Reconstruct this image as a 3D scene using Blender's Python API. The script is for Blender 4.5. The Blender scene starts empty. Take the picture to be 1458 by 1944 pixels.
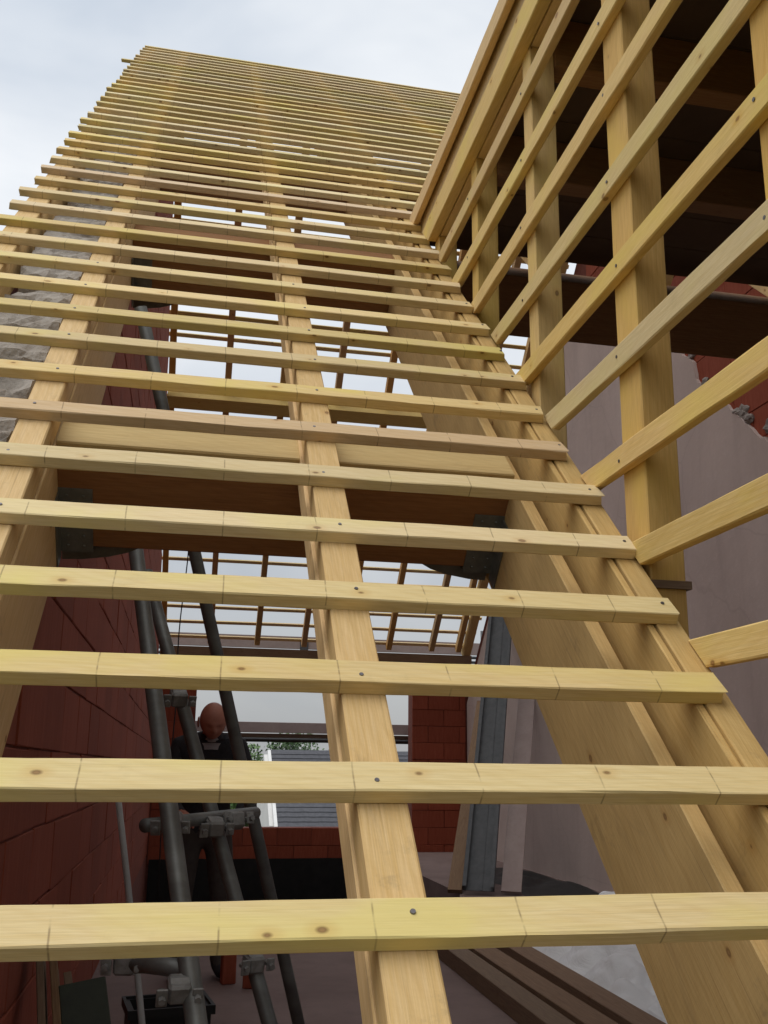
import bpy, bmesh, math, random
from mathutils import Vector, Matrix, noise
random.seed(7)
R = math.radians
scn = bpy.context.scene
col = scn.collection

# ------------------------------------------------------------------ camera
cam_d = bpy.data.cameras.new('camera'); cam = bpy.data.objects.new('camera', cam_d); col.objects.link(cam)
cam_d.sensor_fit = 'VERTICAL'; cam_d.sensor_height = 24.0; cam_d.lens = 22.16
cam_d.shift_y = 0.0407; cam_d.clip_start = 0.05; cam_d.clip_end = 6000
cr = Vector((0.97968331, -0.20028303, 0.01035903)); cu = Vector((-0.05438172, -0.21558049, 0.97497061)); cf = Vector((0.19303687, 0.95572578, 0.22209234))
cam.matrix_world = Matrix(((cr.x, cu.x, -cf.x, 0), (cr.y, cu.y, -cf.y, 0), (cr.z, cu.z, -cf.z, 0), (0, 0, 0, 1)))
scn.camera = cam
scn.render.resolution_x = 768; scn.render.resolution_y = 1024

# ------------------------------------------------------------------ sky, sun, exposure (overcast)
SUN_EL, SUN_AZ = R(64), R(-112)          # azimuth measured from +Y towards +X
w = bpy.data.worlds.new('World'); scn.world = w; w.use_nodes = True
nt = w.node_tree; nt.nodes.clear()
def wn(t, **k):
    n_ = nt.nodes.new(t)
    for a, b in k.items(): setattr(n_, a, b)
    return n_
out = wn('ShaderNodeOutputWorld'); sky = wn('ShaderNodeTexSky', sky_type='NISHITA', sun_disc=False)
sky.sun_elevation = SUN_EL; sky.sun_rotation = SUN_AZ; sky.air_density = 1.0; sky.dust_density = 3.0; sky.ozone_density = 1.0
bg1 = wn('ShaderNodeBackground'); bg1.inputs[1].default_value = 0.10
nt.links.new(sky.outputs[0], bg1.inputs[0])
tc = wn('ShaderNodeTexCoord'); mp = wn('ShaderNodeMapping'); mp.inputs['Scale'].default_value = (1.0, 1.0, 2.2); mp.inputs['Location'].default_value = (-0.75, 0.55, 0.3)
nz = wn('ShaderNodeTexNoise'); nz.inputs['Scale'].default_value = 1.7; nz.inputs['Detail'].default_value = 5; nz.inputs['Roughness'].default_value = .5; nz.inputs['Distortion'].default_value = .5
rp = wn('ShaderNodeValToRGB')
rp.color_ramp.elements[0].position = .33; rp.color_ramp.elements[0].color = (.585, .65, .735, 1)
rp.color_ramp.elements[1].position = .66; rp.color_ramp.elements[1].color = (.975, .99, 1.0, 1)
bg2 = wn('ShaderNodeBackground'); bg2.inputs[1].default_value = 1.08
mx = wn('ShaderNodeMixShader'); mx.inputs[0].default_value = 0.88
nt.links.new(tc.outputs['Generated'], mp.inputs[0]); nt.links.new(mp.outputs[0], nz.inputs['Vector']); nt.links.new(nz.outputs['Fac'], rp.inputs[0])
sxyz = wn('ShaderNodeSeparateXYZ'); nt.links.new(tc.outputs['Generated'], sxyz.inputs[0])
mr = wn('ShaderNodeMapRange'); mr.inputs['From Min'].default_value = -.02; mr.inputs['From Max'].default_value = .46; mr.inputs['To Min'].default_value = .36; mr.inputs['To Max'].default_value = 1.0
nt.links.new(sxyz.outputs['Z'], mr.inputs['Value'])
mul = wn('ShaderNodeMixRGB', blend_type='MULTIPLY'); mul.inputs[0].default_value = 1; nt.links.new(rp.outputs[0], mul.inputs[1]); nt.links.new(mr.outputs[0], mul.inputs[2])
nt.links.new(mul.outputs[0], bg2.inputs[0]); nt.links.new(bg1.outputs[0], mx.inputs[1]); nt.links.new(bg2.outputs[0], mx.inputs[2]); nt.links.new(mx.outputs[0], out.inputs[0])
sd = bpy.data.lights.new('sun', 'SUN'); sun = bpy.data.objects.new('sun', sd); col.objects.link(sun)
sd.energy = 1.5; sd.angle = R(55); sd.color = (1, .975, .94)
sdir = Vector((math.sin(SUN_AZ) * math.cos(SUN_EL), math.cos(SUN_AZ) * math.cos(SUN_EL), math.sin(SUN_EL)))
sun.rotation_euler = (-sdir).to_track_quat('-Z', 'Y').to_euler(); sun.location = sdir * 40
vs = scn.view_settings; vs.view_transform = 'Standard'; vs.look = 'None'; vs.exposure = 0.06; vs.gamma = 1; vs.use_curve_mapping = False

# ------------------------------------------------------------------ materials
class NT:
    def __init__(s, name):
        s.m = bpy.data.materials.new(name); s.m.use_nodes = True; s.t = s.m.node_tree; s.t.nodes.clear()
        s.o = s.n('ShaderNodeOutputMaterial'); s.b = s.n('ShaderNodeBsdfPrincipled'); s.l(s.b.outputs[0], s.o.inputs[0])
    def n(s, t, **k):
        q = s.t.nodes.new(t)
        for a, b in k.items(): setattr(q, a, b)
        return q
    def l(s, a, b): s.t.links.new(a, b)
    def math(s, op, a, b=None, clamp=False):
        q = s.n('ShaderNodeMath', operation=op); q.use_clamp = clamp
        for i, v in enumerate((a, b)):
            if v is None: continue
            if isinstance(v, (int, float)): q.inputs[i].default_value = v
            else: s.l(v, q.inputs[i])
        return q.outputs[0]
    def mix(s, f, a, b, mode='MIX'):
        q = s.n('ShaderNodeMixRGB', blend_type=mode)
        for i, v in enumerate((f, a, b)):
            if isinstance(v, (int, float)): q.inputs[i].default_value = v
            elif isinstance(v, tuple): q.inputs[i].default_value = (*v, 1)
            else: s.l(v, q.inputs[i])
        return q.outputs[0]
    def noise(s, vec, scale, detail=4, rough=.5, dist=0):
        q = s.n('ShaderNodeTexNoise'); q.inputs['Scale'].default_value = scale; q.inputs['Detail'].default_value = detail
        q.inputs['Roughness'].default_value = rough; q.inputs['Distortion'].default_value = dist
        if vec is not None: s.l(vec, q.inputs['Vector'])
        return q.outputs['Fac']
    def ramp(s, f, a, b, ca=(0, 0, 0), cb=(1, 1, 1)):
        q = s.n('ShaderNodeValToRGB'); e = q.color_ramp.elements
        e[0].position = a; e[0].color = (*ca, 1); e[1].position = b; e[1].color = (*cb, 1); s.l(f, q.inputs[0]); return q.outputs[0]
    def map(s, vec, sc, loc=None):
        q = s.n('ShaderNodeMapping'); q.inputs['Scale'].default_value = sc; s.l(vec, q.inputs[0])
        if loc is not None: s.l(loc, q.inputs['Location'])
        return q.outputs[0]
    def bump(s, h, strength, dist=.002):
        q = s.n('ShaderNodeBump'); q.inputs['Strength'].default_value = strength; q.inputs['Distance'].default_value = dist
        s.l(h, q.inputs['Height']); s.l(q.outputs[0], s.b.inputs['Normal'])

def wood(name, c1, c2, stain=None, lines=False, knots=.6, rough=.72, var=.12, dirt=.25, hv=1.0, saw=0):
    """sawn softwood: grain along local X, knots, stain patches, optional snapped lines every 193 mm"""
    t = NT(name); tcn = t.n('ShaderNodeTexCoord'); oi = t.n('ShaderNodeObjectInfo')
    rnd = t.n('ShaderNodeCombineXYZ')
    for i, k in enumerate((37., 11., 5.)): t.l(t.math('MULTIPLY', oi.outputs['Random'], k), rnd.inputs[i])
    add = t.n('ShaderNodeVectorMath', operation='ADD'); t.l(tcn.outputs['Object'], add.inputs[0]); t.l(rnd.outputs[0], add.inputs[1]); P = add.outputs[0]
    g1 = t.noise(t.map(P, (1.6, 34, 34)), 5, 6, .6, .5)
    g2 = t.noise(t.map(P, (2.5, 120, 120)), 4, 3, .6, .2)
    wv = t.n('ShaderNodeTexWave', wave_type='BANDS', bands_direction='DIAGONAL'); t.l(t.map(P, (.35, 1, .8)), wv.inputs['Vector'])
    wv.inputs['Scale'].default_value = 26; wv.inputs['Distortion'].default_value = 5; wv.inputs['Detail'].default_value = 2; wv.inputs['Detail Scale'].default_value = .6
    c = t.mix(t.ramp(g1, .3, .7), c1, c2)
    c = t.mix(t.math('MULTIPLY', t.math('POWER', wv.outputs['Fac'], 3.), .11), c, tuple(x * k for x, k in zip(c2, (.78, .68, .5))))
    c = t.mix(t.math('MULTIPLY', t.ramp(g2, .42, .72), .30), c, tuple(x * .6 for x in c2))
    if stain:
        c = t.mix(t.math('MULTIPLY', t.ramp(t.noise(t.map(P, (2.2, 5, 5)), 1.4, 3, .5, .4), .48, .70), .75), c, stain)
    # knots
    vo = t.n('ShaderNodeTexVoronoi', feature='F1', voronoi_dimensions='2D'); spk = t.n('ShaderNodeSeparateXYZ'); t.l(P, spk.inputs[0]); cbk = t.n('ShaderNodeCombineXYZ')
    t.l(t.math('MULTIPLY', spk.outputs[0], 9), cbk.inputs[0]); t.l(t.math('MULTIPLY', t.math('ADD', spk.outputs[1], spk.outputs[2]), 14), cbk.inputs[1]); t.l(cbk.outputs[0], vo.inputs['Vector']); vo.inputs['Scale'].default_value = 1
    gate = t.ramp(vo.outputs['Color'], 0.92 - knots * .3, 0.92 - knots * .3 + .02)
    vd = t.math('ADD', vo.outputs['Distance'], t.math('MULTIPLY', t.math('SUBTRACT', t.noise(P, 3.1, 2), .42), .22))
    core = t.math('MULTIPLY', t.ramp(vd, .05, .10, (1, 1, 1), (0, 0, 0)), gate)
    halo = t.math('MULTIPLY', t.ramp(vd, .08, .26, (1, 1, 1), (0, 0, 0)), gate)
    c = t.mix(t.math('MULTIPLY', halo, .35), c, tuple(x * k for x, k in zip(c2, (.8, .6, .35))))
    c = t.mix(t.math('MULTIPLY', core, .78), c, (.12, .055, .02))
    c = t.mix(t.math('MULTIPLY', t.math('MULTIPLY', t.ramp(vd, .025, .06, (1, 1, 1), (0, 0, 0)), gate), .6), c, (.38, .22, .09))
    # grime
    d = t.ramp(t.noise(P, 9, 6, .7, .3), .60, .78)
    c = t.mix(t.math('MULTIPLY', d, dirt), c, (.16, .12, .07))
    if saw:
        sw = t.n('ShaderNodeTexWave', wave_type='RINGS', rings_direction='Z'); t.l(t.map(P, (1, 1, .02)), sw.inputs['Vector']); sw.inputs['Scale'].default_value = 34; sw.inputs['Distortion'].default_value = 3; sw.inputs['Detail'].default_value = 3
        c = t.mix(t.math('MULTIPLY', t.math('POWER', sw.outputs['Fac'], 2.), saw), c, tuple(x * k for x, k in zip(c2, (.62, .55, .45))))
        sm = t.ramp(t.noise(t.map(P, (1, 4, 4)), 2.3, 5, .65, .8), .58, .72)
        c = t.mix(t.math('MULTIPLY', sm, .34), c, (.17, .115, .06))
        st = t.ramp(t.noise(t.map(P, (.9, 60, 60)), 3, 4, .6, .4), .64, .70)
        c = t.mix(t.math('MULTIPLY', st, .28), c, (.14, .08, .03))
    if lines:
        sp = t.n('ShaderNodeSeparateXYZ'); t.l(tcn.outputs['Object'], sp.inputs[0])
        wob = t.math('MULTIPLY', t.math('SUBTRACT', t.noise(t.map(P, (5, 8, 8)), 1, 1), .5), .010)
        xx = t.math('ADD', sp.outputs[0], t.math('ADD', wob, .145 + 193 * .193))
        fr = t.math('ABSOLUTE', t.math('SUBTRACT', t.math('FRACT', t.math('ADD', t.math('DIVIDE', xx, .193), .5)), .5))
        ln = t.ramp(fr, .0035, .0085, (1, 1, 1), (0, 0, 0))
        brk = t.ramp(t.noise(t.map(P, (9, 40, 40)), 1, 3), .36, .55)
        c = t.mix(t.math('MULTIPLY', t.math('MULTIPLY', ln, brk), .55), c, (.12, .065, .035))
    hs = t.n('ShaderNodeHueSaturation'); t.l(c, hs.inputs['Color'])
    t.l(t.math('ADD', t.math('MULTIPLY', oi.outputs['Random'], 2 * var), 1 - var), hs.inputs['Value'])
    r2 = t.math('FRACT', t.math('MULTIPLY', oi.outputs['Random'], 17.3))
    t.l(t.math('ADD', t.math('MULTIPLY', r2, .012 * hv), .4995 - .0065 * hv), hs.inputs['Hue'])
    t.l(t.math('ADD', t.math('MULTIPLY', t.math('FRACT', t.math('MULTIPLY', oi.outputs['Random'], 53.7)), .3 * hv), 1 - .15 * hv), hs.inputs['Saturation'])
    t.l(hs.outputs[0], t.b.inputs['Base Color']); t.b.inputs['Roughness'].default_value = rough
    t.b.inputs['Specular IOR Level'].default_value = .25
    t.bump(t.math('ADD', t.math('MULTIPLY', g1, .7), t.math('MULTIPLY', g2, .6)), .35, .002)
    return t.m

def plain(name, c1, c2, scale=6, rough=.8, bumps=.3, bdist=.004, metal=0, detail=6, sc=(1, 1, 1), spec=.3):
    t = NT(name); tcn = t.n('ShaderNodeTexCoord'); oi = t.n('ShaderNodeObjectInfo')
    rnd = t.n('ShaderNodeCombineXYZ')
    for i, k in enumerate((31., 17., 7.)): t.l(t.math('MULTIPLY', oi.outputs['Random'], k), rnd.inputs[i])
    add = t.n('ShaderNodeVectorMath', operation='ADD'); t.l(tcn.outputs['Object'], add.inputs[0]); t.l(rnd.outputs[0], add.inputs[1]); P = t.map(add.outputs[0], sc)
    n1 = t.noise(P, scale, detail, .62, .3); n2 = t.noise(P, scale * 7, 3, .6)
    c = t.mix(t.ramp(n1, .32, .68), c1, c2)
    c = t.mix(t.math('MULTIPLY', t.ramp(n2, .5, .8), .3), c, tuple(x * .6 for x in c1))
    hs = t.n('ShaderNodeHueSaturation'); t.l(c, hs.inputs['Color']); t.l(t.math('ADD', t.math('MULTIPLY', oi.outputs['Random'], .24), .88), hs.inputs['Value'])
    t.l(hs.outputs[0], t.b.inputs['Base Color']); t.b.inputs['Roughness'].default_value = rough; t.b.inputs['Metallic'].default_value = metal
    t.b.inputs['Specular IOR Level'].default_value = spec
    if bumps: t.bump(t.math('ADD', n1, t.math('MULTIPLY', n2, .4)), bumps, bdist)
    return t.m

M = {}
M['batten'] = wood('batten_wood', (.745, .595, .325), (.67, .505, .24), stain=(.70, .58, .21), lines=True, dirt=.14, knots=.75)
M['batten_pink'] = wood('batten_wood_pinkish', (.72, .56, .36), (.64, .47, .27), lines=True, dirt=.12)
M['batten_plain'] = wood('batten_wood_unmarked', (.72, .545, .275), (.63, .445, .19), stain=(.67, .525, .19), dirt=.15)
M['rafter'] = wood('rafter_wood', (.72, .51, .26), (.62, .41, .17), knots=.45, dirt=.5, hv=.3, var=.07, saw=.03)
M['trimmer'] = wood('trimmer_wood', (.62, .43, .18), (.52, .34, .125), knots=.6, dirt=.5, hv=.2, var=.05, saw=.05)
M['post'] = wood('post_wood', (.78, .54, .205), (.67, .435, .145), stain=(.77, .55, .15), knots=.3, dirt=.2)
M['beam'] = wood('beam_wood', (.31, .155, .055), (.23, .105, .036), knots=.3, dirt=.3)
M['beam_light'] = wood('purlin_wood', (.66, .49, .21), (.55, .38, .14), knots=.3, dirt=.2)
M['farwood'] = wood('far_rafter_wood', (.60, .39, .16), (.50, .29, .10), knots=.3, dirt=.2)
M['board'] = wood('old_board_wood', (.26, .17, .10), (.17, .10, .06), knots=.4, dirt=.6)
M['block'] = plain('clay_block', (.26, .058, .030), (.33, .082, .044), 5, .9, .5, .004, sc=(9, 1, 1))
M['mortar'] = plain('mortar_bed', (.46, .42, .37), (.29, .25, .21), 16, .95, .8, .012)
M['core'] = plain('wall_joint_mortar', (.17, .055, .04), (.22, .075, .055), 9, .95, .6, .006)
def plastermat():
    t = NT('pinkish_plaster'); P = t.n('ShaderNodeTexCoord').outputs['Object']
    n1 = t.noise(t.map(P, (1, .8, .5)), 1.3, 8, .65, .6); n2 = t.noise(P, 16, 5, .65); n3 = t.noise(t.map(P, (1, 3, .35)), 1.6, 4, .6, .3)
    c = t.mix(t.ramp(n1, .3, .7), (.61, .50, .455), (.49, .395, .36)); c = t.mix(t.math('MULTIPLY', t.ramp(n3, .55, .75), .35), c, (.36, .28, .26))
    c = t.mix(t.math('MULTIPLY', t.ramp(n2, .55, .75), .3), c, (.66, .56, .53))
    vo = t.n('ShaderNodeTexVoronoi', feature='DISTANCE_TO_EDGE'); vo.inputs['Scale'].default_value = .9; mixv = t.n('ShaderNodeMixRGB'); mixv.inputs[0].default_value = .12
    nc = t.n('ShaderNodeTexNoise'); nc.inputs['Scale'].default_value = 4; t.l(P, nc.inputs['Vector']); t.l(P, mixv.inputs[1]); t.l(nc.outputs['Color'], mixv.inputs[2]); t.l(mixv.outputs[0], vo.inputs['Vector'])
    c = t.mix(t.math('MULTIPLY', t.ramp(vo.outputs['Distance'], .002, .006, (1, 1, 1), (0, 0, 0)), .16), c, (.22, .15, .14))
    t.l(c, t.b.inputs['Base Color']); t.b.inputs['Roughness'].default_value = .9; t.bump(t.math('ADD', n2, t.math('MULTIPLY', n1, 2.)), .35, .006); return t.m
M['plaster'] = plastermat()
M['paleboard'] = plain('pale_board', (.36, .29, .27), (.30, .235, .22), 4, .8, .15)
M['plaster_edge'] = plain('broken_mortar', (.50, .46, .42), (.30, .26, .24), 18, .95, .8, .01)
M['clamp'] = plain('clamp_steel', (.30, .30, .29), (.17, .16, .15), 25, .6, .3, .001, metal=.4)
M['steel'] = plain('galvanised_steel', (.105, .11, .115), (.07, .074, .08), 12, .6, .1, .001, metal=.25)
M['tube'] = plain('dull_tube_steel', (.20, .205, .195), (.11, .108, .10), 9, .55, .25, .001, metal=.55, sc=(.3, 1, 1))
M['hanger'] = plain('hanger_steel', (.21, .21, .18), (.13, .13, .11), 20, .5, .15, .001, metal=.4)
M['nail'] = plain('nail_steel', (.20, .19, .20), (.11, .10, .10), 90, .45, 0, metal=.7)
M['floor'] = plain('screed', (.22, .16, .145), (.16, .11, .10), 1.7, .9, .25, .004)
M['concrete'] = plain('render_wall', (.50, .48, .44), (.42, .40, .37), 2, .9, .2, .004)
M['ground'] = plain('ground_soil', (.04, .05, .022), (.065, .06, .035), .25, 1, .4, .03)
M['deckfelt'] = plain('roof_deck_board', (.13, .085, .055), (.09, .06, .04), 3, .95, .2)
M['pipe'] = plain('grey_plastic_pipe', (.46, .46, .45), (.38, .38, .37), 8, .5, .05)
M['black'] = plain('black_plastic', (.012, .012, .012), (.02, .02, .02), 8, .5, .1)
M['green'] = plain('dark_green_sheet', (.045, .055, .035), (.03, .035, .025), 5, .6, .3)
M['tile'] = plain('dark_roof_tile', (.085, .085, .095), (.055, .055, .062), 8, .6, .3)
M['whitewall'] = plain('white_render', (.78, .77, .75), (.70, .69, .67), 2, .85, .1)
M['skin'] = plain('skin', (.40, .17, .115), (.34, .135, .09), 14, .5, .08, .001)
M['jacket'] = plain('dark_jacket', (.018, .017, .019), (.03, .028, .03), 22, .9, .3)
M['shirt'] = plain('grey_shirt', (.33, .31, .31), (.27, .25, .25), 20, .9, .2)
M['trousers'] = plain('grey_trousers', (.06, .048, .042), (.04, .032, .028), 20, .9, .3)
M['bark'] = plain('bark', (.10, .075, .05), (.06, .045, .03), 9, .95, .6, .02)
def leafmat(name, c1, c2):
    t = NT(name); g = t.n('ShaderNodeNewGeometry'); c = t.mix(g.outputs['Random Per Island'], c1, c2)
    t.l(c, t.b.inputs['Base Color']); t.b.inputs['Roughness'].default_value = .6
    try: t.b.inputs['Subsurface Weight'].default_value = 0
    except Exception: pass
    return t.m
M['leaf'] = leafmat('leaves', (.045, .10, .02), (.11, .19, .05))
M['leaf2'] = leafmat('leaves_dark', (.035, .075, .02), (.07, .13, .035))
def sheetmat():
    t = NT('clear_plastic_sheet'); t.b.inputs['Base Color'].default_value = (.86, .87, .88, 1); t.b.inputs['Roughness'].default_value = .3
    t.b.inputs['Transmission Weight'].default_value = .08; t.b.inputs['IOR'].default_value = 1.2
    tcn = t.n('ShaderNodeTexCoord'); t.bump(t.noise(tcn.outputs['Object'], 5, 4, .5, 1.6), .5, .03); return t.m
M['sheet'] = sheetmat()

# ------------------------------------------------------------------ helpers
def thing(name, label, cat, loc=(0, 0, 0), group=None):
    o = bpy.data.objects.new(name, None); col.objects.link(o); o.location = loc; o.empty_display_size = .2
    o['label'] = label; o['category'] = cat
    if group: o['group'] = group
    return o
def tag(o, label, cat, group=None):
    o['label'] = label; o['category'] = cat
    if group: o['group'] = group
    return o
def put(name, me, mat, parent=None, mtx=None, ptotal=None):
    """link a mesh object; mtx is its world matrix, ptotal the world matrix of its parent"""
    o = bpy.data.objects.new(name, me); col.objects.link(o)
    if mat is not None and not me.materials:
        me.materials.append(mat)
    mtx = mtx or Matrix()
    if parent is not None:
        o.parent = parent
        pw = ptotal if ptotal is not None else Matrix.Translation(parent.location)
        o.matrix_basis = pw.inverted() @ mtx
    else: o.matrix_basis = mtx
    return o
def mesh(name, verts, faces, smooth=False):
    me = bpy.data.meshes.new(name); me.from_pydata([tuple(v) for v in verts], [], faces); me.update()
    if smooth:
        for p in me.polygons: p.use_smooth = True
    return me
def frame(org, ax, ay):
    ax = Vector(ax).normalized(); ay = Vector(ay); ay = (ay - ax * ay.dot(ax)).normalized(); az = ax.cross(ay); o = Vector(org)
    return Matrix(((ax.x, ay.x, az.x, o.x), (ax.y, ay.y, az.y, o.y), (ax.z, ay.z, az.z, o.z), (0, 0, 0, 1)))
def timber_mesh(x0, x1, y0, y1, z0, z1, seg=.25, ch=.003, wob=.0012, bow=.003, sh0=0, sh1=0, rag=0):
    L = x1 - x0; n = max(2, min(60, int(L / seg) + 1)); sd = random.uniform(0, 900); V = []; F = []
    cy, cz = (y0 + y1) / 2, (z0 + z1) / 2; hy, hz = (y1 - y0) / 2, (z1 - z0) / 2
    ch = min(ch, hy * .4, hz * .4)
    ring = [(-hy + ch, -hz), (hy - ch, -hz), (hy, -hz + ch), (hy, hz - ch), (hy - ch, hz), (-hy + ch, hz), (-hy, hz - ch), (-hy, -hz + ch)]
    for i in range(n + 1):
        x = x0 + L * i / n
        by = bow * noise.noise((x * .45, sd, 0)); bz = .35 * bow * noise.noise((x * .45, sd, 9))
        for j, (a, b) in enumerate(ring):
            e = wob * noise.noise((x * 5.3, sd + 7.7 * (j // 2), 3)); e2 = wob * noise.noise((x * 5.1, sd + 5.1 * (j // 2), 31))
            xx = x
            if i == 0: xx += sh0 * a + (random.uniform(-rag, rag) if rag else 0)
            if i == n: xx += sh1 * a + (random.uniform(-rag, rag) if rag else 0)
            V.append((xx, cy + a + by + e, cz + b + bz + e2))
    for i in range(n):
        for j in range(8):
            k = (j + 1) % 8; F.append((i * 8 + j, (i + 1) * 8 + j, (i + 1) * 8 + k, i * 8 + k))
    F.append(tuple(range(7, -1, -1))[::-1]); F.append(tuple(n * 8 + j for j in range(7, -1, -1)))
    me = mesh('timber', V, F)
    bm = bmesh.new(); bm.from_mesh(me); bmesh.ops.recalc_face_normals(bm, faces=bm.faces); bm.to_mesh(me); bm.free()
    return me
def timber(name, parent, mat, mtx, x0, x1, y0, y1, z0, z1, ptotal=None, **k):
    return put(name, timber_mesh(x0, x1, y0, y1, z0, z1, **k), mat, parent, mtx, ptotal)
def bm_box(bm, a, b, mtx=None, bev=0):
    vs_ = [Vector((x, y, z)) for z in (a[2], b[2]) for y in (a[1], b[1]) for x in (a[0], b[0])]
    if mtx: vs_ = [mtx @ v for v in vs_]
    v = [bm.verts.new(q) for q in vs_]
    fs = [bm.faces.new([v[i] for i in f]) for f in ((0, 2, 3, 1), (4, 5, 7, 6), (0, 1, 5, 4), (2, 6, 7, 3), (0, 4, 6, 2), (1, 3, 7, 5))]
    if bev:
        es = list({e for f in fs for e in f.edges}); bmesh.ops.bevel(bm, geom=es, offset=bev, segments=1, affect='EDGES')
def from_bm(name, fn):
    bm = bmesh.new(); fn(bm); bmesh.ops.recalc_face_normals(bm, faces=bm.faces)
    me = bpy.data.meshes.new(name); bm.to_mesh(me); bm.free(); return me
def box_mesh(a, b, bev=0): return from_bm('box', lambda bm: bm_box(bm, a, b, None, bev))
def tube_mesh(pts, rad, seg=14, cap=True, inner=None):
    V = []; F = []; pts = [Vector(p) for p in pts]; n = len(pts)
    for i, p in enumerate(pts):
        d = (pts[min(i + 1, n - 1)] - pts[max(i - 1, 0)]).normalized(); a = d.orthogonal().normalized() if i == 0 else (pa - d * pa.dot(d)).normalized(); pa = a; b = d.cross(a)
        r = rad[i] if isinstance(rad, (list, tuple)) else rad
        for j in range(seg):
            t = 2 * math.pi * j / seg; V.append(p + a * math.cos(t) * r + b * math.sin(t) * r)
    for i in range(n - 1):
        for j in range(seg):
            k = (j + 1) % seg; F.append((i * seg + j, i * seg + k, (i + 1) * seg + k, (i + 1) * seg + j))
    if cap: F.append(tuple(range(seg - 1, -1, -1))); F.append(tuple((n - 1) * seg + j for j in range(seg)))
    me = mesh('tube', V, F, True); return me
def prism(name, poly, axis_map, t0, t1):
    """polygon (u,v) extruded along a third axis; axis_map(u,v,t)->xyz"""
    n = len(poly); V = [axis_map(u, v, t0) for u, v in poly] + [axis_map(u, v, t1) for u, v in poly]
    F = [tuple(range(n)), tuple(range(2 * n - 1, n - 1, -1))] + [(i, (i + 1) % n, n + (i + 1) % n, n + i) for i in range(n)]
    me = mesh(name, V, F); bm = bmesh.new(); bm.from_mesh(me); bmesh.ops.triangulate(bm, faces=[f for f in bm.faces if len(f.verts) > 4]); bmesh.ops.recalc_face_normals(bm, faces=bm.faces); bm.to_mesh(me); bm.free()
    return me

C = math.sqrt(.5); X = Vector((1, 0, 0)); UP = Vector((0, C, C)); N = Vector((0, -C, C)); O1 = -N     # near slope: top of battens passes 1 m under the camera
RID = Vector((0, 8.70, 7.29)); DN = Vector((0, C, -C)); NF = Vector((0, C, C))
FLOOR, GROUND = -1.2, -4.0
def RP(x, s, dep=0): return O1 + X * x + UP * s - N * dep
MB = frame(O1, X, UP)            # near battens: local x = world X, y = up the slope, z = outwards
MR = frame(O1, UP, X)            # near rafters: local x = up the slope, y = world X, z = depth below the battens
FB = frame(RID, X, DN); FR = frame(RID, DN, X)
BT = .028

# ------------------------------------------------------------------ setting: ground, floor
g = put('ground', mesh('ground', [(-1500, -1500, GROUND), (1500, -1500, GROUND), (1500, 1500, GROUND), (-1500, 1500, GROUND)], [(0, 1, 2, 3)]), M['ground']); g['kind'] = 'structure'
fl = put('floor', prism('floor', [(-.47, 1.06), (4.24, 1.06), (4.24, 14.28), (2.75, 14.28), (2.75, 9.6), (2.6, 9.1), (-.47, 9.1)], lambda u, v, t: (u, v, t), FLOOR - .22, FLOOR), M['floor']); fl['kind'] = 'structure'

# ------------------------------------------------------------------ masonry walls
BL, BH = .492, .243
def block_mesh():
    bm = bmesh.new(); bm_box(bm, (-BL / 2, -.03, -BH / 2), (BL / 2, .03, BH / 2), None, .003)
    for v in bm.verts: v.co += Vector((random.uniform(-1, 1), random.uniform(-.6, .6), random.uniform(-1, 1))) * .0022
    bmesh.ops.recalc_face_normals(bm, faces=bm.faces); me = bpy.data.meshes.new('clay_block'); bm.to_mesh(me); bm.free(); me.materials.append(M['block']); return me
BLK = [block_mesh() for _ in range(5)]
def lay(parent, cells, tomtx, limit=300):
    """cells: (u centre, z centre, length); each block is a part, those past the limit one joined part"""
    cells = sorted(cells, key=lambda c: (tomtx(c[0], c[1]).translation).length)
    for u, z, L in cells[:limit]:
        m_ = tomtx(u, z) @ Matrix.Translation((random.uniform(-.002, .002), random.uniform(-.003, .002), random.uniform(-.002, .002))) @ Matrix.Diagonal((L / BL, 1, 1, 1))
        put('block', random.choice(BLK), None, parent, m_)
    rest = cells[limit:]
    if rest:
        def f(bm):
            for u, z, L in rest: bm_box(bm, (-L / 2, -.03, -BH / 2), (L / 2, .03, BH / 2), tomtx(u, z))
        o = put('block_course', from_bm('blocks', f), M['block'], parent); o['kind'] = 'stuff'
def courses(u0, u1, z0, z1, ok):
    out_ = []; r = 0; z = z0
    while z + .25 <= z1 + 1e-6:
        u = u0 - (.25 if r % 2 else 0)
        while u < u1:
            a, b = max(u, u0), min(u + .5, u1)
            if b - a > .08 and ok(a, b, z, z + .25): out_.append(((a + b) / 2, z + .125, b - a - .008))
            u += .5
        z += .25; r += 1
    return out_
def roofz(y, dep=0): return min(y - 1.4142 * (1 + dep), 15.99 - y - 1.4142 * dep)

# left gable wall
gl = thing('gable_wall', 'red clay block gable wall with rough grey mortar bed on its sloping crown', 'wall', (-.61, 7.7, GROUND))
put('wall_core', prism('core', [(.75, GROUND), (16.6, GROUND), (16.6, roofz(16.6, .2)), (8.7, roofz(8.7, .2)), (.75, roofz(.75, .2))], lambda u, v, t: (t, u, v), -.75, -.478), M['core'], gl)
lay(gl, courses(1.1, 14.3, FLOOR, 7.0, lambda a, b, z0, z1: z1 < roofz(a, .19) and z1 < roofz(b, .19)), lambda u, z: Matrix.Translation((-.50, u, z)) @ Matrix.Rotation(R(90), 4, 'Z'))
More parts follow.
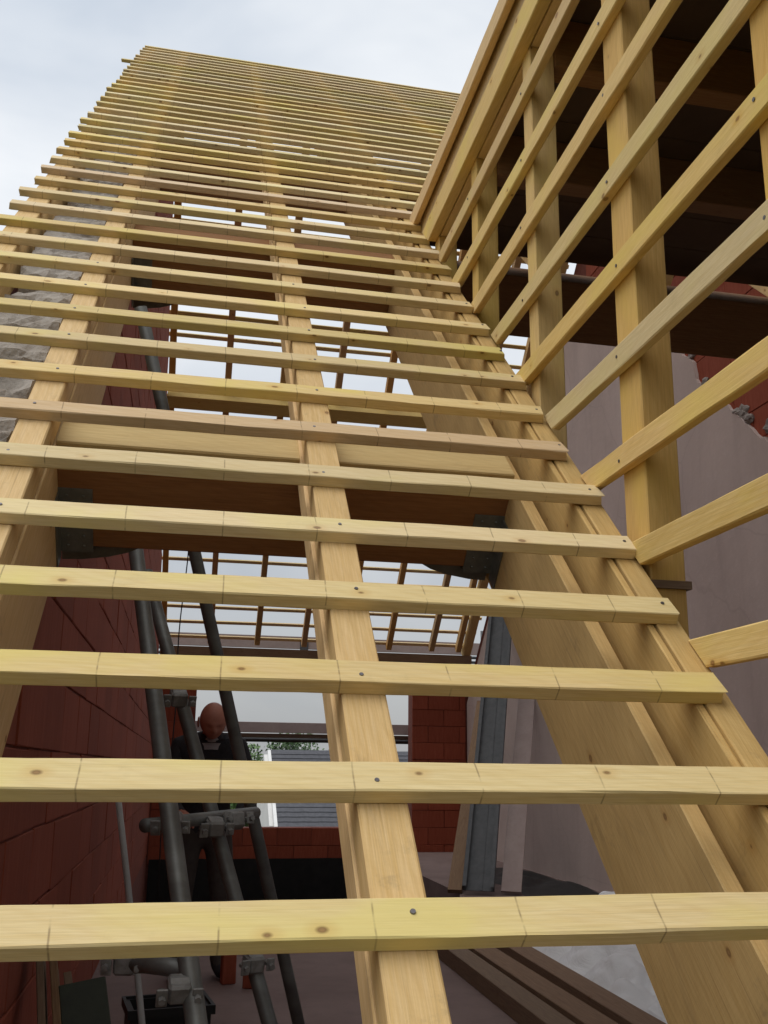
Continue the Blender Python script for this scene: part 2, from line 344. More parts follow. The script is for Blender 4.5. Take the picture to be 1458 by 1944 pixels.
# rough mortar bed on the crown
def bed():
    V = []; F = []; nu, ns = 13, 420
    for i in range(ns + 1):
        s = -.05 + 11.2 * i / ns
        for j in range(nu + 1):
            u = j / nu; x = -.69 + .245 * u
            h = .085 + .008 * noise.noise((x * 9, s * 6, 1)) + .009 * noise.noise((x * 25, s * 22, 4)) + .012 * noise.noise((x * 55, s * 60, 7))
            br = (s + .04 * noise.noise((x * 6, s * 2, 3))) / .245 % 1.0          # bed joints between the cut blocks
            if br < .16: h += .05 * (1 - br / .16)
            gap = noise.noise((x * 5.0, s * 3.7, 12))
            if gap > .2: h += (gap - .2) * .30
            if j in (0, nu): h = .22
            V.append(RP(x, s, h)); 
            if i < ns and j < nu: a = i * (nu + 1) + j; F.append((a, a + 1, a + nu + 2, a + nu + 1))
    return mesh('mortar', V, F)
put('mortar_bed', bed(), M['mortar'], gl)

# right gable wall, plastered up to a broken edge
gr = thing('gable_wall', 'gable wall in pinkish plaster with a ragged broken edge and red blocks above', 'wall', (4.4, 7.7, GROUND))
put('wall_core', prism('core', [(.75, GROUND), (16.6, GROUND), (16.6, roofz(16.6, .3)), (8.7, roofz(8.7, .3)), (.75, roofz(.75, .3))], lambda u, v, t: (t, u, v), 4.262, 4.55), M['core'], gr)
def ragz(y):
    b = y - 1.4142 * 2.6 if y < 8.9 else 8.9 - 1.4142 * 2.6
    st = .16 * noise.noise((math.floor(y * 3.1) * 1.7, 3, 0)) + .06 * noise.noise((y * 9, 1, 0)) + .03 * noise.noise((y * 31, 5, 0))
    return max(b + st, FLOOR + .02)
poly = [(14.28, FLOOR), (1.07, FLOOR)]
ys = [1.07 + i * .035 for i in range(int((14.28 - 1.07) / .035))]
for y in ys:
    z = ragz(y)
    if y > 9: z = min(z, roofz(y, .5))
    if z > FLOOR + .03: poly.append((y, z))
poly.append((14.28, 1.0))
put('plaster', prism('plaster', poly, lambda u, v, t: (t, u, v), 4.222, 4.268), M['plaster'], gr)
lay(gr, courses(1.1, 13.5, FLOOR, 6.9, lambda a, b, z0, z1: z1 < roofz(a, .32) and z1 < roofz(b, .32) and z1 > min(ragz(a), ragz(b)) - .25), lambda u, z: Matrix.Translation((4.285, u, z)) @ Matrix.Rotation(R(-90), 4, 'Z'))
for i in range(26):
    y = random.uniform(4.2, 8.6); z = ragz(y) + random.uniform(-.02, .12); r_ = random.uniform(.025, .07)
    bm = bmesh.new(); bmesh.ops.create_icosphere(bm, subdivisions=2, radius=1)
    for v in bm.verts: v.co *= 1 + .9 * noise.noise(v.co * 2.6 + Vector((i * 3., 0, 0)))
    me = bpy.data.meshes.new('lump'); bm.to_mesh(me); bm.free()
    put('mortar_lump', me, M['plaster_edge'], gr, Matrix.Translation((4.25, y, z)) @ Matrix.Diagonal((.03, r_ * 1.2, r_ * .9, 1)))

# far wall with a wide opening
fw = thing('back_wall', 'red clay block back wall with a wide opening onto the neighbouring roofs', 'wall', (1.9, 14.45, GROUND))
for a, b in (((-.75, GROUND), (.10, 1.50)), ((3.36, GROUND), (4.55, 1.50)), ((.10, GROUND), (3.36, -.85))):
    put('wall_core', box_mesh((a[0] + .002, 14.33, a[1]), (b[0] - .002, 14.6, b[1])), M['core'], fw)
okf = lambda a, b, z0, z1: True
fm = lambda u, z: Matrix.Translation((u, 14.34, z))
lay(fw, courses(-.46, .10, -1.35, 1.5, okf), fm); lay(fw, courses(3.36, 4.21, -3.85, 1.5, okf), fm); lay(fw, courses(.10, 3.36, -3.85, -.85, okf), fm)
def hang():  # added black sheet: the darkness below the sill is put in as colour
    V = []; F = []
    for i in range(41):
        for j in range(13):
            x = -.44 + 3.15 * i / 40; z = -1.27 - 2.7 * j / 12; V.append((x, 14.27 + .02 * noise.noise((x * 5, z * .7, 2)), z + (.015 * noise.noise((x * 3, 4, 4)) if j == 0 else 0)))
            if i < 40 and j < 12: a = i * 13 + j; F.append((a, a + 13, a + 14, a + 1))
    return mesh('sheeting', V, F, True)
tag(put('shade_sheet', hang(), M['black']), 'added black sheet standing in for the unlit dark below the red sill course', 'membrane')
# near wall under the eaves
nw = put('front_wall', box_mesh((-.75, .75, GROUND), (4.55, 1.04, -1.45), .01), M['concrete']); tag(nw, 'pale rendered front wall under the eaves of the bare timber roof', 'wall')

# ------------------------------------------------------------------ near roof slope
rf = thing('roof_frame', 'big bare timber roof slope of yellow battens nailed across rafters', 'roof frame', RP(.2, 0))
ST = .2415; S0 = .716
nail_me = from_bm('nail', lambda bm: bmesh.ops.create_cone(bm, cap_ends=True, segments=10, radius1=.0042, radius2=.0036, depth=.002)); nail_me.materials.append(M['nail'])
for k in range(-3, 44):
    s = S0 + ST * k + random.uniform(-.002, .002)
    xl = -.81 + random.uniform(-.012, .012)
    if k == 37: xl = -.90
    xr = .955 + random.uniform(-.012, .014) if s < 4.80 else 4.62
    mt = M['batten_pink'] if k in (6, 17) else M['batten']
    tilt = random.uniform(-.001, .001)
    m_ = MB @ Matrix.Translation((0, s, 0)) @ Matrix.Rotation(tilt, 4, 'Z')
    b = timber('batten', rf, mt, m_, xl, xr, 0, .058, -BT, 0, seg=.08 if k < 8 else .2, bow=.004, wob=.0022 if k < 8 else .0015, rag=.006, ch=.002)
    if k < 12:
        for xn in (-.40, .29, .937, -.735):
            if xn > xr - .01: continue
            nx, ny = xn + random.uniform(-.02, .02), random.uniform(.02, .04)
            put('nail', nail_me, None, b, m_ @ Matrix.Translation((nx, ny, .0009)), m_)
E_ = -.10
def rafter(x0, x1, d0, d1, s0=E_, s1=11.2, mat='rafter', name='rafter', **k): return timber(name, rf, M[mat], MR, s0, s1, x0, x1, d0, d1, seg=.3, bow=.006, **k)
rafter(-.785, -.70, BT, .16)                                   # verge
rafter(-.437, -.362, BT, .098, name='counter_batten'); rafter(-.442, -.358, .101, .425)
rafter(.250, .326, BT, .088, name='counter_batten'); rafter(.246, .330, .092, .165)
rafter(.832, .866, .126, .450, mat='trimmer')                                 # trimmer rafter
rafter(.8985, .914, BT + .006, .398, mat='trimmer', name='packing_strip', wob=.003); rafter(.9175, .972, BT, .40, mat='trimmer')
for x in (1.58, 2.24, 2.90, 3.56, 4.16): rafter(x, x + .08, BT, .16, s0=4.62)
# cross beams set square to the slope, with steel hangers
def beam(s0, s1, d0, d1, x0, x1, mat='beam'): return timber('beam', rf, M[mat], MB, x0, x1, s0, s1, -d1, -d0, seg=.4, bow=.002, ch=.004)
def hanger(bm_o, x, sgn, s, d0, d1):
    def f(bm):
        a, c_ = sorted((x, x + sgn * .085))
        bm_box(bm, (a, s - .004, -d1 - .012), (c_, s - .001, -d0 - .09))
        bm_box(bm, (a, s - .004, -d1 - .015), (c_, s + .16, -d1 - .011))
        vs_ = [bm.verts.new((x + sgn * u, s + v, -d1 - q)) for v in (.03, .036) for u, q in ((.0, .0155), (.20, .0155), (.17, .032), (.12, .048), (.05, .060), (.0, .062))]
        bm.faces.new(vs_[:6]); bm.faces.new(vs_[:5:-1])
        for i in range(6): bm.faces.new((vs_[i], vs_[(i + 1) % 6], vs_[6 + (i + 1) % 6], vs_[6 + i]))
        a, c_ = sorted((x, x + sgn * .004)); bm_box(bm, (a, s - .06, -d1 - .03), (c_, s - .0045, -d0 - .10))
        for i in range(6):
            for j in (0, 1):
                bmesh.ops.create_icosphere(bm, subdivisions=1, radius=.004, matrix=MX4((x + sgn * (.022 + .04 * j), s - .005, -d0 - .11 - i * .03)))
    put('joist_hanger', from_bm('hanger', f), M['hanger'], bm_o, MB, MB)
def MX4(p): return Matrix.Translation(p)
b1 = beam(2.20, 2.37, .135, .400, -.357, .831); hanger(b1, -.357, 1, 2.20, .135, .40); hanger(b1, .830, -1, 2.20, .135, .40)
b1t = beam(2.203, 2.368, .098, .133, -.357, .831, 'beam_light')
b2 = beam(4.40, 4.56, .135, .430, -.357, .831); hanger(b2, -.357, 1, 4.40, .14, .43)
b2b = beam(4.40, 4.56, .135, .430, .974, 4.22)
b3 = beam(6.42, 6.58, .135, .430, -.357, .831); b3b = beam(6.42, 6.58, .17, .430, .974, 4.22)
rb = timber('ridge_beam', rf, M['beam_light'], frame((0, 8.70, 7.02), X, (0, 1, 0)), -.74, 4.5, -.05, .05, -.14, .14, seg=.5)

# ------------------------------------------------------------------ far roof slope
ff = thing('roof_frame', 'far roof slope of thin battens and brown rafters against the sky, seen from underneath', 'roof frame', RID + DN * 7.6)
for k in range(0, 29):
    t_ = 3.323 + .2687 * (k - 12)
    timber('batten', ff, M['batten_plain'], FB, -.8, 4.30 + random.uniform(-.05, .05), t_, t_ + .05, -.026, 0, seg=.4, bow=.01)
for x in (-.465, .21, .895, 1.595, 2.25, 2.885, 3.56, 3.975):
    timber('rafter', ff, M['farwood'], FR, .12, 7.68, x, x + .078, .027, .135, seg=.5, bow=.012)
timber('rafter', ff, M['beam_light'], FR, .12, 7.75, 4.10, 4.21, .027, .18, seg=.5)
timber('purlin', ff, M['beam_light'], FB, -.47, 4.23, (11.35 - 8.70) / C, (11.35 - 8.70) / C + .16, -.33, -.137, seg=.5)
timber('wall_plate', ff, M['board'], frame((0, 14.06, 1.66), X, (0, 1, 0)), -.46, 4.22, -.07, .10, -.07, .055, seg=.5)

# ------------------------------------------------------------------ dormer
dm = thing('dormer', 'flat roofed timber dormer with open cheek of studs and horizontal battens', 'dormer', (.98, 2.3, -1.0))
MC = frame((0, 0, 0), (0, 1, 0), (0, 0, 1))          # local x = world Y, y = world Z, z = world X
POSTS = ((.76, .85), (1.285, 1.378), (1.89, 2.0), (2.53, 2.603), (3.13, 3.202), (3.70, 3.772))
MV = frame((0, 0, 0), (0, 0, 1), (1, 0, 0))          # local x = world Z, y = world X, z = world Y
for a, b in POSTS:
    timber('stud', dm, M['post'], MV, (a + b) / 2 - 1.4142 * 1.43, 2.335, .984, 1.068, a, b, seg=.2, bow=.004)
for k in range(-1, 9):
    z = .2025 + .2425 * k + random.uniform(-.003, .003)
    m_ = MC @ Matrix.Translation((0, z, 0)) @ Matrix.Rotation(random.uniform(-.003, .003), 4, 'Z')
    b = timber('batten', dm, M['batten_plain'], m_, .74, z + 1.4142 + .055 + random.uniform(-.006, .004), 0, .060, .957, .983, seg=.1, bow=.006, wob=.002, rag=.004, sh1=1.0)
    for a, c_ in POSTS:
        if c_ < z + 1.42:
            put('nail', nail_me, None, b, m_ @ Matrix.Translation(((a + c_) / 2 + random.uniform(-.02, .02), random.uniform(.02, .04), .9562)) @ Matrix.Rotation(0, 4, 'X'), m_)
timber('top_plate', dm, M['post'], MC, .74, 3.78, 2.337, 2.45, .99, 1.066, seg=.4)
timber('trim_batten', dm, M['batten_plain'], MC, .55, 3.80, 2.335, 2.445, .944, .986, seg=.2, sh1=1.0)
timber('fascia_board', dm, M['batten_plain'], MC, .55, 3.97, 2.447, 2.585, .966, .984, seg=.3, bow=.001)
timber('edge_board', dm, M['rafter'], MC, .53, 4.03, 2.545, 2.628, .925, .952, seg=.2)
timber('edge_board', dm, M['rafter'], MC, .53, 4.00, 2.590, 2.622, .953, 1.05, seg=.4)
for i in range(14):
    y0_ = .56 + i * .245
    put('deck_board', timber_mesh(.99, 4.24, y0_, y0_ + .242, 2.456, 2.485, seg=.6, wob=.001, bow=.001), M['deckfelt'], dm)
put('roof_skin', box_mesh((1.0, .56, 2.487), (4.24, 3.86, 2.52)), M['deckfelt'], dm)
MJ = frame((0, 0, 0), X, (0, 1, 0))
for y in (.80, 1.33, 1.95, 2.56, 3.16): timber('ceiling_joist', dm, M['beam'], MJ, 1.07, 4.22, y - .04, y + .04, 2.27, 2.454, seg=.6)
for x in (1.62, 2.24, 2.90, 3.56, 4.14): timber('stud', dm, M['post'], MV, -1.43, 2.265, x, x + .08, .765, .85, seg=.3)  # unseen front studs, added to block light
for i in range(13):
    z0_ = -1.0 + i * .25
    timber('added_front_board', dm, M['board'], MJ, .99, 4.22, .735, .757, z0_, z0_ + .246, seg=.6)  # unseen dormer front, closed with added boards to keep the inside dark
tie = put('strap', box_mesh((.976, 1.882, .395), (1.078, 2.008, .413)), M['board'], dm)

# ------------------------------------------------------------------ steel tube props inside
def ext(a, b, z):       # extend the line a-b down to height z
    a, b = Vector(a), Vector(b); t_ = (z - a.z) / (b.z - a.z); return a + (b - a) * t_
pr_ = thing('scaffold_props', 'leaning group of dull grey steel tubes clamped together with couplers', 'props', (.2, 2.6, FLOOR))
TUB = [((.046, 2.35, -.516), (-.209, 3.2, .734), .0245, 1.0), ((.271, 2.9, -.705), (-.144, 3.3, .575), .022, .66), ((.475, 3.9, -.952), (-.241, 3.35, 1.602), .0235, 1.66)]
for a, b, r_, zt in TUB:
    p0, p1 = ext(a, b, FLOOR), ext(a, b, zt); me = tube_mesh([p0.lerp(p1, i / 6) for i in range(7)], r_)
    put('tube', me, M['tube'], pr_)
pa, pb = Vector((-.10, 2.72, -.155)), Vector((.235, 3.26, -.145)); put('tube', tube_mesh([pa, pb], .019), M['tube'], pr_)
put('tube', tube_mesh([(-.13, 2.58, -.47), (.04, 2.40, -.46)], .021), M['tube'], pr_)
def coupler(p, rz, rx):
    m_ = Matrix.Translation(p) @ Matrix.Rotation(rz, 4, 'Z') @ Matrix.Rotation(rx, 4, 'X')
    def f(bm):
        bm_box(bm, (-.030, -.034, -.028), (.030, .034, .028), None, .008)
        bm_box(bm, (-.062, -.040, -.024), (-.032, -.033, .026), None, .002); bm_box(bm, (.032, -.040, -.018), (.060, -.033, .024), None, .002)
        for sx in (-.047, .046):
            bmesh.ops.create_cone(bm, cap_ends=True, segments=6, radius1=.010, radius2=.010, depth=.05, matrix=Matrix.Translation((sx, -.03, 0)) @ Matrix.Rotation(R(90), 4, 'X'))
        bmesh.ops.create_cone(bm, cap_ends=True, segments=12, radius1=.033, radius2=.033, depth=.05, matrix=Matrix.Rotation(R(90), 4, 'Y'))
    put('coupler', from_bm('coupler', f), M['clamp'], pr_, m_ @ Matrix.Scale(.85, 4))
for p, a, b in (((-.035, 3.08, .214), .2, .5), ((-.028, 2.70, -.147), -.1, .4), ((.092, 2.96, -.172), .3, .3), ((.153, 3.03, -.158), .5, -.2), ((.012, 2.36, -.492), .1, .4), ((.221, 2.93, -.547), .4, .2), ((-.118, 2.56, -.47), -.2, .1)): coupler(p, a, b)
pp0, pp1 = ext((-.099, 3.4, -.81), (-.222, 3.5, -.099), FLOOR), Vector((-.224, 3.502, -.085))
tag(put('conduit_pipe', tube_mesh([pp0.lerp(pp1, i / 4) + Vector((.006 * math.sin(i), 0, 0)) for i in range(5)], .011), M['pipe']), 'thin pale grey pipe leaning beside the steel tubes', 'pipe')

# ------------------------------------------------------------------ leaning boards and clutter by the left wall
for i, (p0, p1, wd, mt) in enumerate((((-.26, 2.75, FLOOR), (-.43, 3.45, -.60), .11, 'board'), ((-.20, 2.70, FLOOR), (-.38, 3.40, -.63), .09, 'board'), ((-.155, 2.72, FLOOR), (-.33, 3.36, -.66), .07, 'board'))):
    p0, p1 = Vector(p0), Vector(p1); m_ = frame(p0, p1 - p0, (0, 1, -.6)); o = timber('leaning_board', None, M[mt], m_, .015, (p1 - p0).length, -wd / 2, wd / 2, -.012, .012, seg=.2)
    tag(o, ('wide brown board leaning on the red block wall', 'middle brown board leaning between two others on the red wall', 'narrow brown board leaning next to the dark green sheet')[i], 'board')
p0, p1 = Vector((-.11, 2.72, FLOOR)), Vector((-.28, 3.30, -.66)); o = timber('leaning_sheet', None, M['green'], frame(p0, p1 - p0, (1, 0, 0)), .01, (p1 - p0).length, -.07, .07, -.008, .008); tag(o, 'dark green stiff sheet leaning beside the brown boards', 'sheet')
def crate(bm):
    for a, b in (((-.16, -.12, 0), (.16, .12, .02)), ((-.16, -.12, .02), (-.145, .12, .24)), ((.145, -.12, .02), (.16, .12, .24)), ((-.145, -.12, .02), (.145, -.105, .24)), ((-.145, .105, .02), (.145, .12, .24)), ((-.175, -.135, .215), (.175, -.121, .25)), ((-.175, .121, .215), (.175, .135, .25)), ((-.175, -.121, .215), (-.161, .121, .25)), ((.161, -.121, .215), (.175, .121, .25))): bm_box(bm, a, b)
o = put('crate', from_bm('crate', crate), M['black'], None, Matrix.Translation((-.02, 4.35, FLOOR)) @ Matrix.Rotation(.15, 4, 'Z')); tag(o, 'black plastic crate with a rim behind the foot of the props', 'crate')
for i, (x, y, h_, a) in enumerate(((.30, 5.85, .16, .2), (.42, 5.72, .12, -.3))):
    o = put('block_offcut', box_mesh((-.04, -.03, 0), (.04, .03, h_), .006), M['block'], None, Matrix.Translation((x, y, FLOOR)) @ Matrix.Rotation(a, 4, 'Z')); tag(o, ('taller red clay offcut standing on the screed floor', 'shorter red clay offcut standing on the screed floor')[i], 'offcut')

# ------------------------------------------------------------------ things leaning in the far right corner
def leaner(name, p0, p1, yh, me_fn, mat, label, cat):
    p0, p1 = Vector(p0), Vector(p1); o = put(name, me_fn((p1 - p0).length), mat, None, frame(p0, p1 - p0, yh)); return tag(o, label, cat)
def channel(L):
    def f(bm):
        bm_box(bm, (.06, -.15, -.003), (L, .15, .003), None, .0)
        bm_box(bm, (.06, -.156, -.07), (L, -.151, .003)); bm_box(bm, (.06, .151, -.07), (L, .156, .003))
        bm_box(bm, (.06, -.150, -.075), (L, -.115, -.070)); bm_box(bm, (.06, .115, -.075), (L, .150, -.070)); bm_box(bm, (.06, .02, -.012), (L, .035, -.0035))
    return from_bm('channel', f)
leaner('steel_channel', (2.86, 9.35, FLOOR), (4.10, 12.1, 2.30), (1, -.4, 0), channel, M['steel'], 'long galvanised steel channel leaning against the plastered wall', 'channel')
leaner('leaning_board', (2.66, 9.5, FLOOR), (4.10, 13.1, .95), (1, -.4, 0), lambda L: timber_mesh(.05, L, -.07, .07, -.02, .02), M['board'], 'brown board leaning left of the steel channel', 'board')
leaner('leaning_board', (3.18, 9.3, FLOOR), (4.16, 11.4, .95), (1, -.4, 0), lambda L: timber_mesh(.05, L, -.10, .10, -.012, .012), M['paleboard'], 'pale pinkish board leaning right of the steel channel', 'board')
# dark membrane on the floor by the wall
def crumple(nx, ny, sx, sy, h, seed, fr=3):
    V = []; F = []
    for i in range(nx + 1):
        for j in range(ny + 1):
            u, v = i / nx - .5, j / ny - .5; e = max(0, 1 - (2 * max(abs(u), abs(v))) ** 3)
            z = h * e * (.35 + abs(noise.noise((u * fr * sx, v * fr * sy, seed))) * 1.6 + .5 * abs(noise.noise((u * fr * 3.3 * sx, v * fr * 3.3 * sy, seed + 5)))) + .004
            V.append((u * sx + .05 * noise.noise((v * 9, seed, 1)), v * sy + .05 * noise.noise((u * 9, seed, 2)), z))
            if i < nx and j < ny: a = i * (ny + 1) + j; F.append((a, a + ny + 1, a + ny + 2, a + 1))
    return mesh('crumpled', V, F, True)
o = put('membrane', crumple(24, 30, .8, 2.6, .06, 3, 1.6), M['black'], None, Matrix.Translation((3.75, 10.6, FLOOR))); tag(o, 'crumpled black membrane lying along the foot of the plastered wall', 'membrane')
o = put('plastic_sheet', crumple(70, 110, 1.25, 3.4, .26, 11, 2.2), M['sheet'], None, Matrix.Translation((2.82, 5.9, FLOOR)) @ Matrix.Rotation(-.06, 4, 'Z')); tag(o, 'crumpled translucent white plastic sheet on the floor', 'plastic sheet')
MY = frame((0, 0, FLOOR), (0, 1, 0), (1, 0, 0))
for i, (x, wd, z0, z1, a) in enumerate(((1.62, .13, -.10, 0, .02), (1.80, .15, -.10, 0, .015), (2.0, .15, -.10, 0, .03))):
    m_ = MY @ Matrix.Translation((3.4, x, 0)) @ Matrix.Rotation(a, 4, 'Z')
    o = timber('floor_plank', None, M['board'], m_, 0, 3.7, 0, wd, z0 - .001, z1 - .001, seg=.3)
    tag(o, ('brown timber on the floor, outermost of three towards the open screed', 'brown timber on the floor, middle of three', 'brown timber on the floor, alongside the plastic sheet')[i], 'timber')

# cable hanging in the attic
cp = [Vector((-.10 - .10 * (i / 20) ** 1.5 + .015 * math.sin(i * .7), 9.2 + .3 * math.sin(i * .3) * .2, 2.55 - i * .19)) for i in range(21)]
o = put('cable', tube_mesh(cp, .006, 6), M['black']); tag(o, 'thin black cable hanging down in front of the far roof slope', 'cable')

# ------------------------------------------------------------------ man
def build_person():
    # standing, bent slightly forward, looking down at the hands; faces the camera side (-Y); feet at z=0
    P = dict(pel=(0, .06, .84), wai=(0, .05, .98), che=(0, -.03, 1.19), upc=(0, -.08, 1.31), nek=(0, -.13, 1.375), nk2=(0, -.17, 1.405),
             shL=(.175, -.08, 1.315), elL=(.255, -.11, 1.06), wrL=(.16, -.30, .93), shR=(-.175, -.08, 1.315), elR=(-.255, -.11, 1.06), wrR=(-.16, -.30, .93),
             haL=(.135, -.37, .92), haR=(-.135, -.37, .92),
             hiL=(.095, .06, .80), knL=(.115, .0, .45), anL=(.12, .06, .09), toL=(.135, -.10, .035), heL=(.12, .10, .035),
             hiR=(-.095, .06, .80), knR=(-.115, .0, .45), anR=(-.12, .06, .09), toR=(-.135, -.10, .035), heR=(-.12, .10, .035))
    Rr = dict(pel=(.165, .12), wai=(.15, .11), che=(.175, .125), upc=(.15, .11), nek=(.062, .065), nk2=(.058, .06), shL=(.072, .072), elL=(.052, .052), wrL=(.036, .036), haL=(.042, .022),
              hiL=(.095, .10), knL=(.065, .068), anL=(.05, .055), toL=(.042, .032), heL=(.04, .036))
    Ed = [('pel', 'wai'), ('wai', 'che'), ('che', 'upc'), ('upc', 'nek'), ('nek', 'nk2')]
    for s_ in 'LR': Ed += [('upc', 'sh' + s_), ('sh' + s_, 'el' + s_), ('el' + s_, 'wr' + s_), ('wr' + s_, 'ha' + s_), ('pel', 'hi' + s_), ('hi' + s_, 'kn' + s_), ('kn' + s_, 'an' + s_), ('an' + s_, 'to' + s_), ('an' + s_, 'he' + s_)]
    # fingers
    for s_, q in (('L', 1), ('R', -1)):
        h = Vector(P['ha' + s_])
        for i, (off, ln) in enumerate(((-.030, .055), (-.010, .068), (.010, .072), (.029, .066))):
            a = h + Vector((off * q * -1, -.035, -.004)); b = a + Vector((0, -ln * .55, -.012)); c_ = b + Vector((0, -ln * .30, -.035))
            for nm, v in (('a', a), ('b', b), ('c', c_)): P[f'f{s_}{i}{nm}'] = tuple(v); Rr[f'f{s_}{i}{nm}'] = (.0095 if nm != 'c' else .008,) * 2
            Ed += [('ha' + s_, f'f{s_}{i}a'), (f'f{s_}{i}a', f'f{s_}{i}b'), (f'f{s_}{i}b', f'f{s_}{i}c')]
        a = h + Vector((-.045 * q, .01, -.008)); b = a + Vector((-.018 * q, -.04, -.012))
        P[f't{s_}a'] = tuple(a); P[f't{s_}b'] = tuple(b); Rr[f't{s_}a'] = (.012, .012); Rr[f't{s_}b'] = (.009, .009); Ed += [('ha' + s_, f't{s_}a'), (f't{s_}a', f't{s_}b')]
    names = list(P); me = bpy.data.meshes.new('skel'); me.from_pydata([P[n_] for n_ in names], [(names.index(a), names.index(b)) for a, b in Ed], [])
    o = bpy.data.objects.new('skel', me); col.objects.link(o)
    sk = o.modifiers.new('s', 'SKIN'); sk.use_smooth_shade = True; sb = o.modifiers.new('u', 'SUBSURF'); sb.levels = 2; sb.render_levels = 2
    for i, n_ in enumerate(names):
        r_ = Rr.get(n_) or Rr.get(n_.replace('R', 'L')); me.skin_vertices[0].data[i].radius = r_
        me.skin_vertices[0].data[i].use_root = (n_ == 'pel')
    dg = bpy.context.evaluated_depsgraph_get(); ev = o.evaluated_get(dg); body = bpy.data.meshes.new_from_object(ev); bpy.data.objects.remove(o)
    bm = bmesh.new(); bm.from_mesh(body)
    for f in bm.faces:
        c_ = f.calc_center_median(); m_ = 1
        if c_.z > 1.40 and c_.y < -.14 and abs(c_.x) < .06: m_ = 0
        elif c_.y < -.315: m_ = 0
        elif c_.z < .83: m_ = 2
        elif c_.y < -.10 and abs(c_.x) < .03 * (c_.z - 1.2) / .15 and 1.2 < c_.z < 1.39: m_ = 3
        if c_.z < .085: m_ = 1
        f.material_index = m_
    # head: sculpted ball, tilted down
    old = set(bm.faces); hb = bmesh.ops.create_uvsphere(bm, u_segments=40, v_segments=28, radius=1)['verts']
    tm = Matrix.Translation((0, -.205, 1.472)) @ Matrix.Rotation(R(28), 4, 'X')
    for v in hb:
        x, y, z = v.co; wx = .080 * (1 - .20 * max(0, -z) ** 1.5); px, py, pz = x * wx, y * .100, z * .106
        if z < -.1: py += -.012 * min(1, (-z)) * (1 if y < 0 else 1.6)
        if y < 0:
            fx = x; g_ = lambda cx, cz, sx, sz: math.exp(-((fx - cx) / sx) ** 2 - ((z - cz) / sz) ** 2)
            py -= .022 * g_(0, -.22, .15, .16) + .008 * g_(0, -.02, .12, .18)           # nose
            py -= .006 * (g_(.33, .14, .22, .08) + g_(-.33, .14, .22, .08))           # brow
            py += .010 * (g_(.36, -.02, .17, .10) + g_(-.36, -.02, .17, .10))           # eye sockets
            py -= .005 * g_(0, -.50, .26, .05) + .004 * g_(0, -.62, .24, .05); py += .006 * g_(0, -.56, .28, .025)   # lips
            py -= .006 * g_(0, -.85, .25, .12)                                     # chin
        v.co = tm @ Vector((px, py, pz))
    for q in (1, -1):
        eb = bmesh.ops.create_uvsphere(bm, u_segments=14, v_segments=10, radius=1)['verts']
        for v in eb:
            x, y, z = v.co; d = .55 if (y * y + z * z) < .35 and x * q > 0 else 1
            v.co = tm @ Vector((q * (.082 + .012 * abs(x) * d), -.004 + y * .02 + .006 * x * q, -.012 + z * .036))
    for f in bm.faces:
        if f not in old: f.material_index = 0
        f.smooth = True
    body.materials.clear()
    for n_ in ('skin', 'jacket', 'trousers', 'shirt'): body.materials.append(M[n_])
    bm.to_mesh(body); bm.free()
    return body
o = put('person', build_person(), None, None, Matrix.Translation((.13, 5.98, FLOOR)) @ Matrix.Rotation(R(4), 4, 'Z')); tag(o, 'bald person in a dark jacket looking down behind the steel tubes', 'person')

# ------------------------------------------------------------------ outside: scaffold at the back, neighbour, trees
sc_ = thing('scaffold', 'scaffold outside the back wall with a timber deck and a pale guard board', 'scaffold', (1.9, 15.1, GROUND))
for x in (-.45, 4.9):
    for y in (14.95, 15.62): put('standard', tube_mesh([(x, y, GROUND), (x, y, 2.35)], .024), M['steel'], sc_)
for z in (.43, 1.80):
    for y in (14.95, 15.62): put('ledger', tube_mesh([(-.6, y, z), (5.1, y, z)], .024), M['steel'], sc_)
for i in range(3): timber('deck_plank', sc_, M['board'], frame((0, 0, 0), X, (0, 1, 0)), -.6, 5.1, 14.98 + i * .215, 15.185 + i * .215, .458, .52, seg=.8)
timber('toe_board', sc_, M['paleboard'], frame((0, 0, 0), X, (0, 1, 0)), -.6, 5.1, 14.92, 14.95, .53, .69, seg=.8)
timber('guard_board', sc_, M['paleboard'], frame((0, 0, 0), X, (0, 1, 0)), -.6, 5.1, 15.0, 15.03, 1.85, 2.05, seg=.8)
for x in (1.68, 2.56): put('bracket', box_mesh((x, 14.985, 1.83), (x + .13, 14.998, 2.0)), M['steel'], sc_)

nb = thing('house', 'low white house with a dark grey tiled roof beyond the back wall', 'house', (6.2, 33.5, GROUND))
put('wall', prism('nbwall', [(30.4, GROUND), (36.6, GROUND), (36.6, -1.75), (33.5, .45), (30.4, -1.75)], lambda u, v, t: (t, u, v), 2.62, 11.2), M['whitewall'], nb)
def tilecourse():
    L = 9.0; V = []; F = []; n_ = 30
    for i in range(n_ + 1):
        x = 2.85 + (11.4 - 2.85) * i / n_
        for y, z in ((0, 0), (0, .035), (.30, .012)): V.append((x + (0), y, z + .006 * (i % 2)))
        if i < n_:
            for a in (0, 1): F.append((i * 3 + a, i * 3 + 3 + a, i * 3 + 4 + a, i * 3 + 1 + a))
    return mesh('course', V, F)
tme = tilecourse(); tme.materials.append(M['tile'])
sl = math.atan2(2.3, 3.45)
base = Vector((0, 30.0, -1.80)); 
rfn = put('roof', prism('nbroof', [(29.95, -1.86), (33.5, .50), (37.05, -1.86), (37.05, -1.80), (33.5, .56), (29.95, -1.80)], lambda u, v, t: (t, u, v), 2.85, 11.4), M['tile'], nb)
for k in range(17):
    d = k * .25; put('tile_course', tme, None, rfn, Matrix.Translation(base + Vector((0, math.cos(sl) * d, math.sin(sl) * d + .02))) @ Matrix.Rotation(sl, 4, 'X'), Matrix.Translation(nb.location) if False else Matrix())
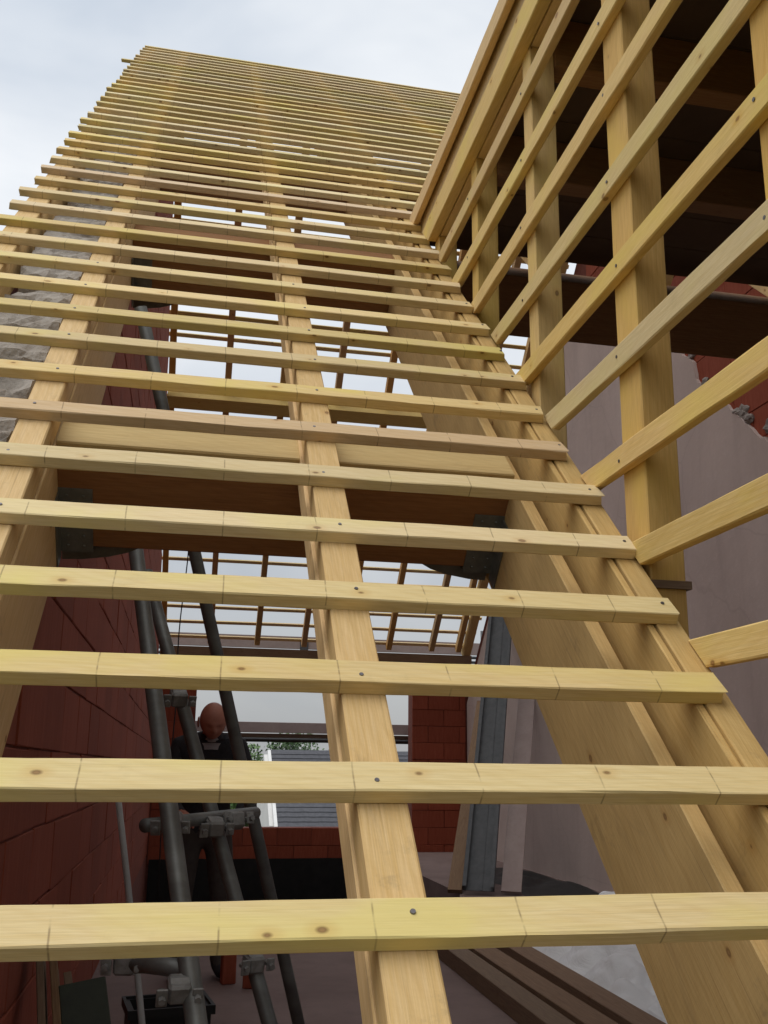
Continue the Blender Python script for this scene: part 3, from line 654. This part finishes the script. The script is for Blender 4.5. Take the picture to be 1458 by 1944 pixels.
put('verge_trim', prism('verge', [(29.95, -2.0), (33.5, .38), (33.5, .60), (29.95, -1.78)], lambda u, v, t: (t, u, v), 2.74, 2.845), M['whitewall'], nb)

def tree(x, y, h, r, label, mat, seed):
    rn = random.Random(seed); t_ = thing('tree', label, 'tree', (x, y, GROUND), 'trees beyond the back wall')
    def trunk():
        bm = bmesh.new(); me0 = tube_mesh([(x + .1 * math.sin(i), y + .08 * math.cos(i * 1.3), GROUND + h * .75 * i / 6) for i in range(7)], [.16 * (1 - i / 8) for i in range(7)], 9); bm.from_mesh(me0)
        for k in range(7):
            a = rn.uniform(0, 6.28); z = GROUND + h * rn.uniform(.35, .65); e = Vector((x + math.cos(a) * r * .7, y + math.sin(a) * r * .7, z + h * .2))
            bm.from_mesh(tube_mesh([(x, y, z), Vector((x, y, z)).lerp(e, .5) + Vector((0, 0, .1)), e], [.06, .04, .015], 6))
        me = bpy.data.meshes.new('trunk'); bm.to_mesh(me); bm.free(); return me
    put('trunk', trunk(), M['bark'], t_)
    V = []; F = []; cl = []
    for k in range(38):
        a, b = rn.uniform(0, 6.28), rn.uniform(-.8, 1.0); q = rn.uniform(.45, 1.0)
        cl.append((Vector((x + math.cos(a) * r * q * math.sqrt(1 - b * b * .9), y + math.sin(a) * r * q * math.sqrt(1 - b * b * .9), GROUND + h * .66 + b * h * .32)), rn.uniform(.28, .5) * r))
    for k in range(5200):
        c_, cr_ = rn.choice(cl); d = Vector((rn.gauss(0, 1), rn.gauss(0, 1), rn.gauss(0, 1))).normalized() * cr_ * rn.uniform(.3, 1) ** .5; p = c_ + d
        u = Vector((rn.uniform(-1, 1), rn.uniform(-1, 1), rn.uniform(-1, 1))).normalized() * .075; v = u.orthogonal().normalized() * .05
        i = len(V); V += [p - u, p + v, p + u, p - v]; F.append((i, i + 1, i + 2, i + 3))
    put('crown', mesh('crown', V, F), M[mat], t_)
tree(2.6, 40.0, 4.75, 1.1, 'small light green tree just left of the dark tiled roof', 'leaf', 1)
tree(4.7, 41.5, 5.15, 1.7, 'broad leafy tree rising behind the dark tiled roof ridge', 'leaf2', 2)
tree(7.6, 42.5, 5.3, 1.7, 'dark tree behind the right part of the tiled roof', 'leaf2', 3)
tree(-3.0, 46.0, 4.6, 1.8, 'tree standing apart behind the red gable wall', 'leaf', 4)
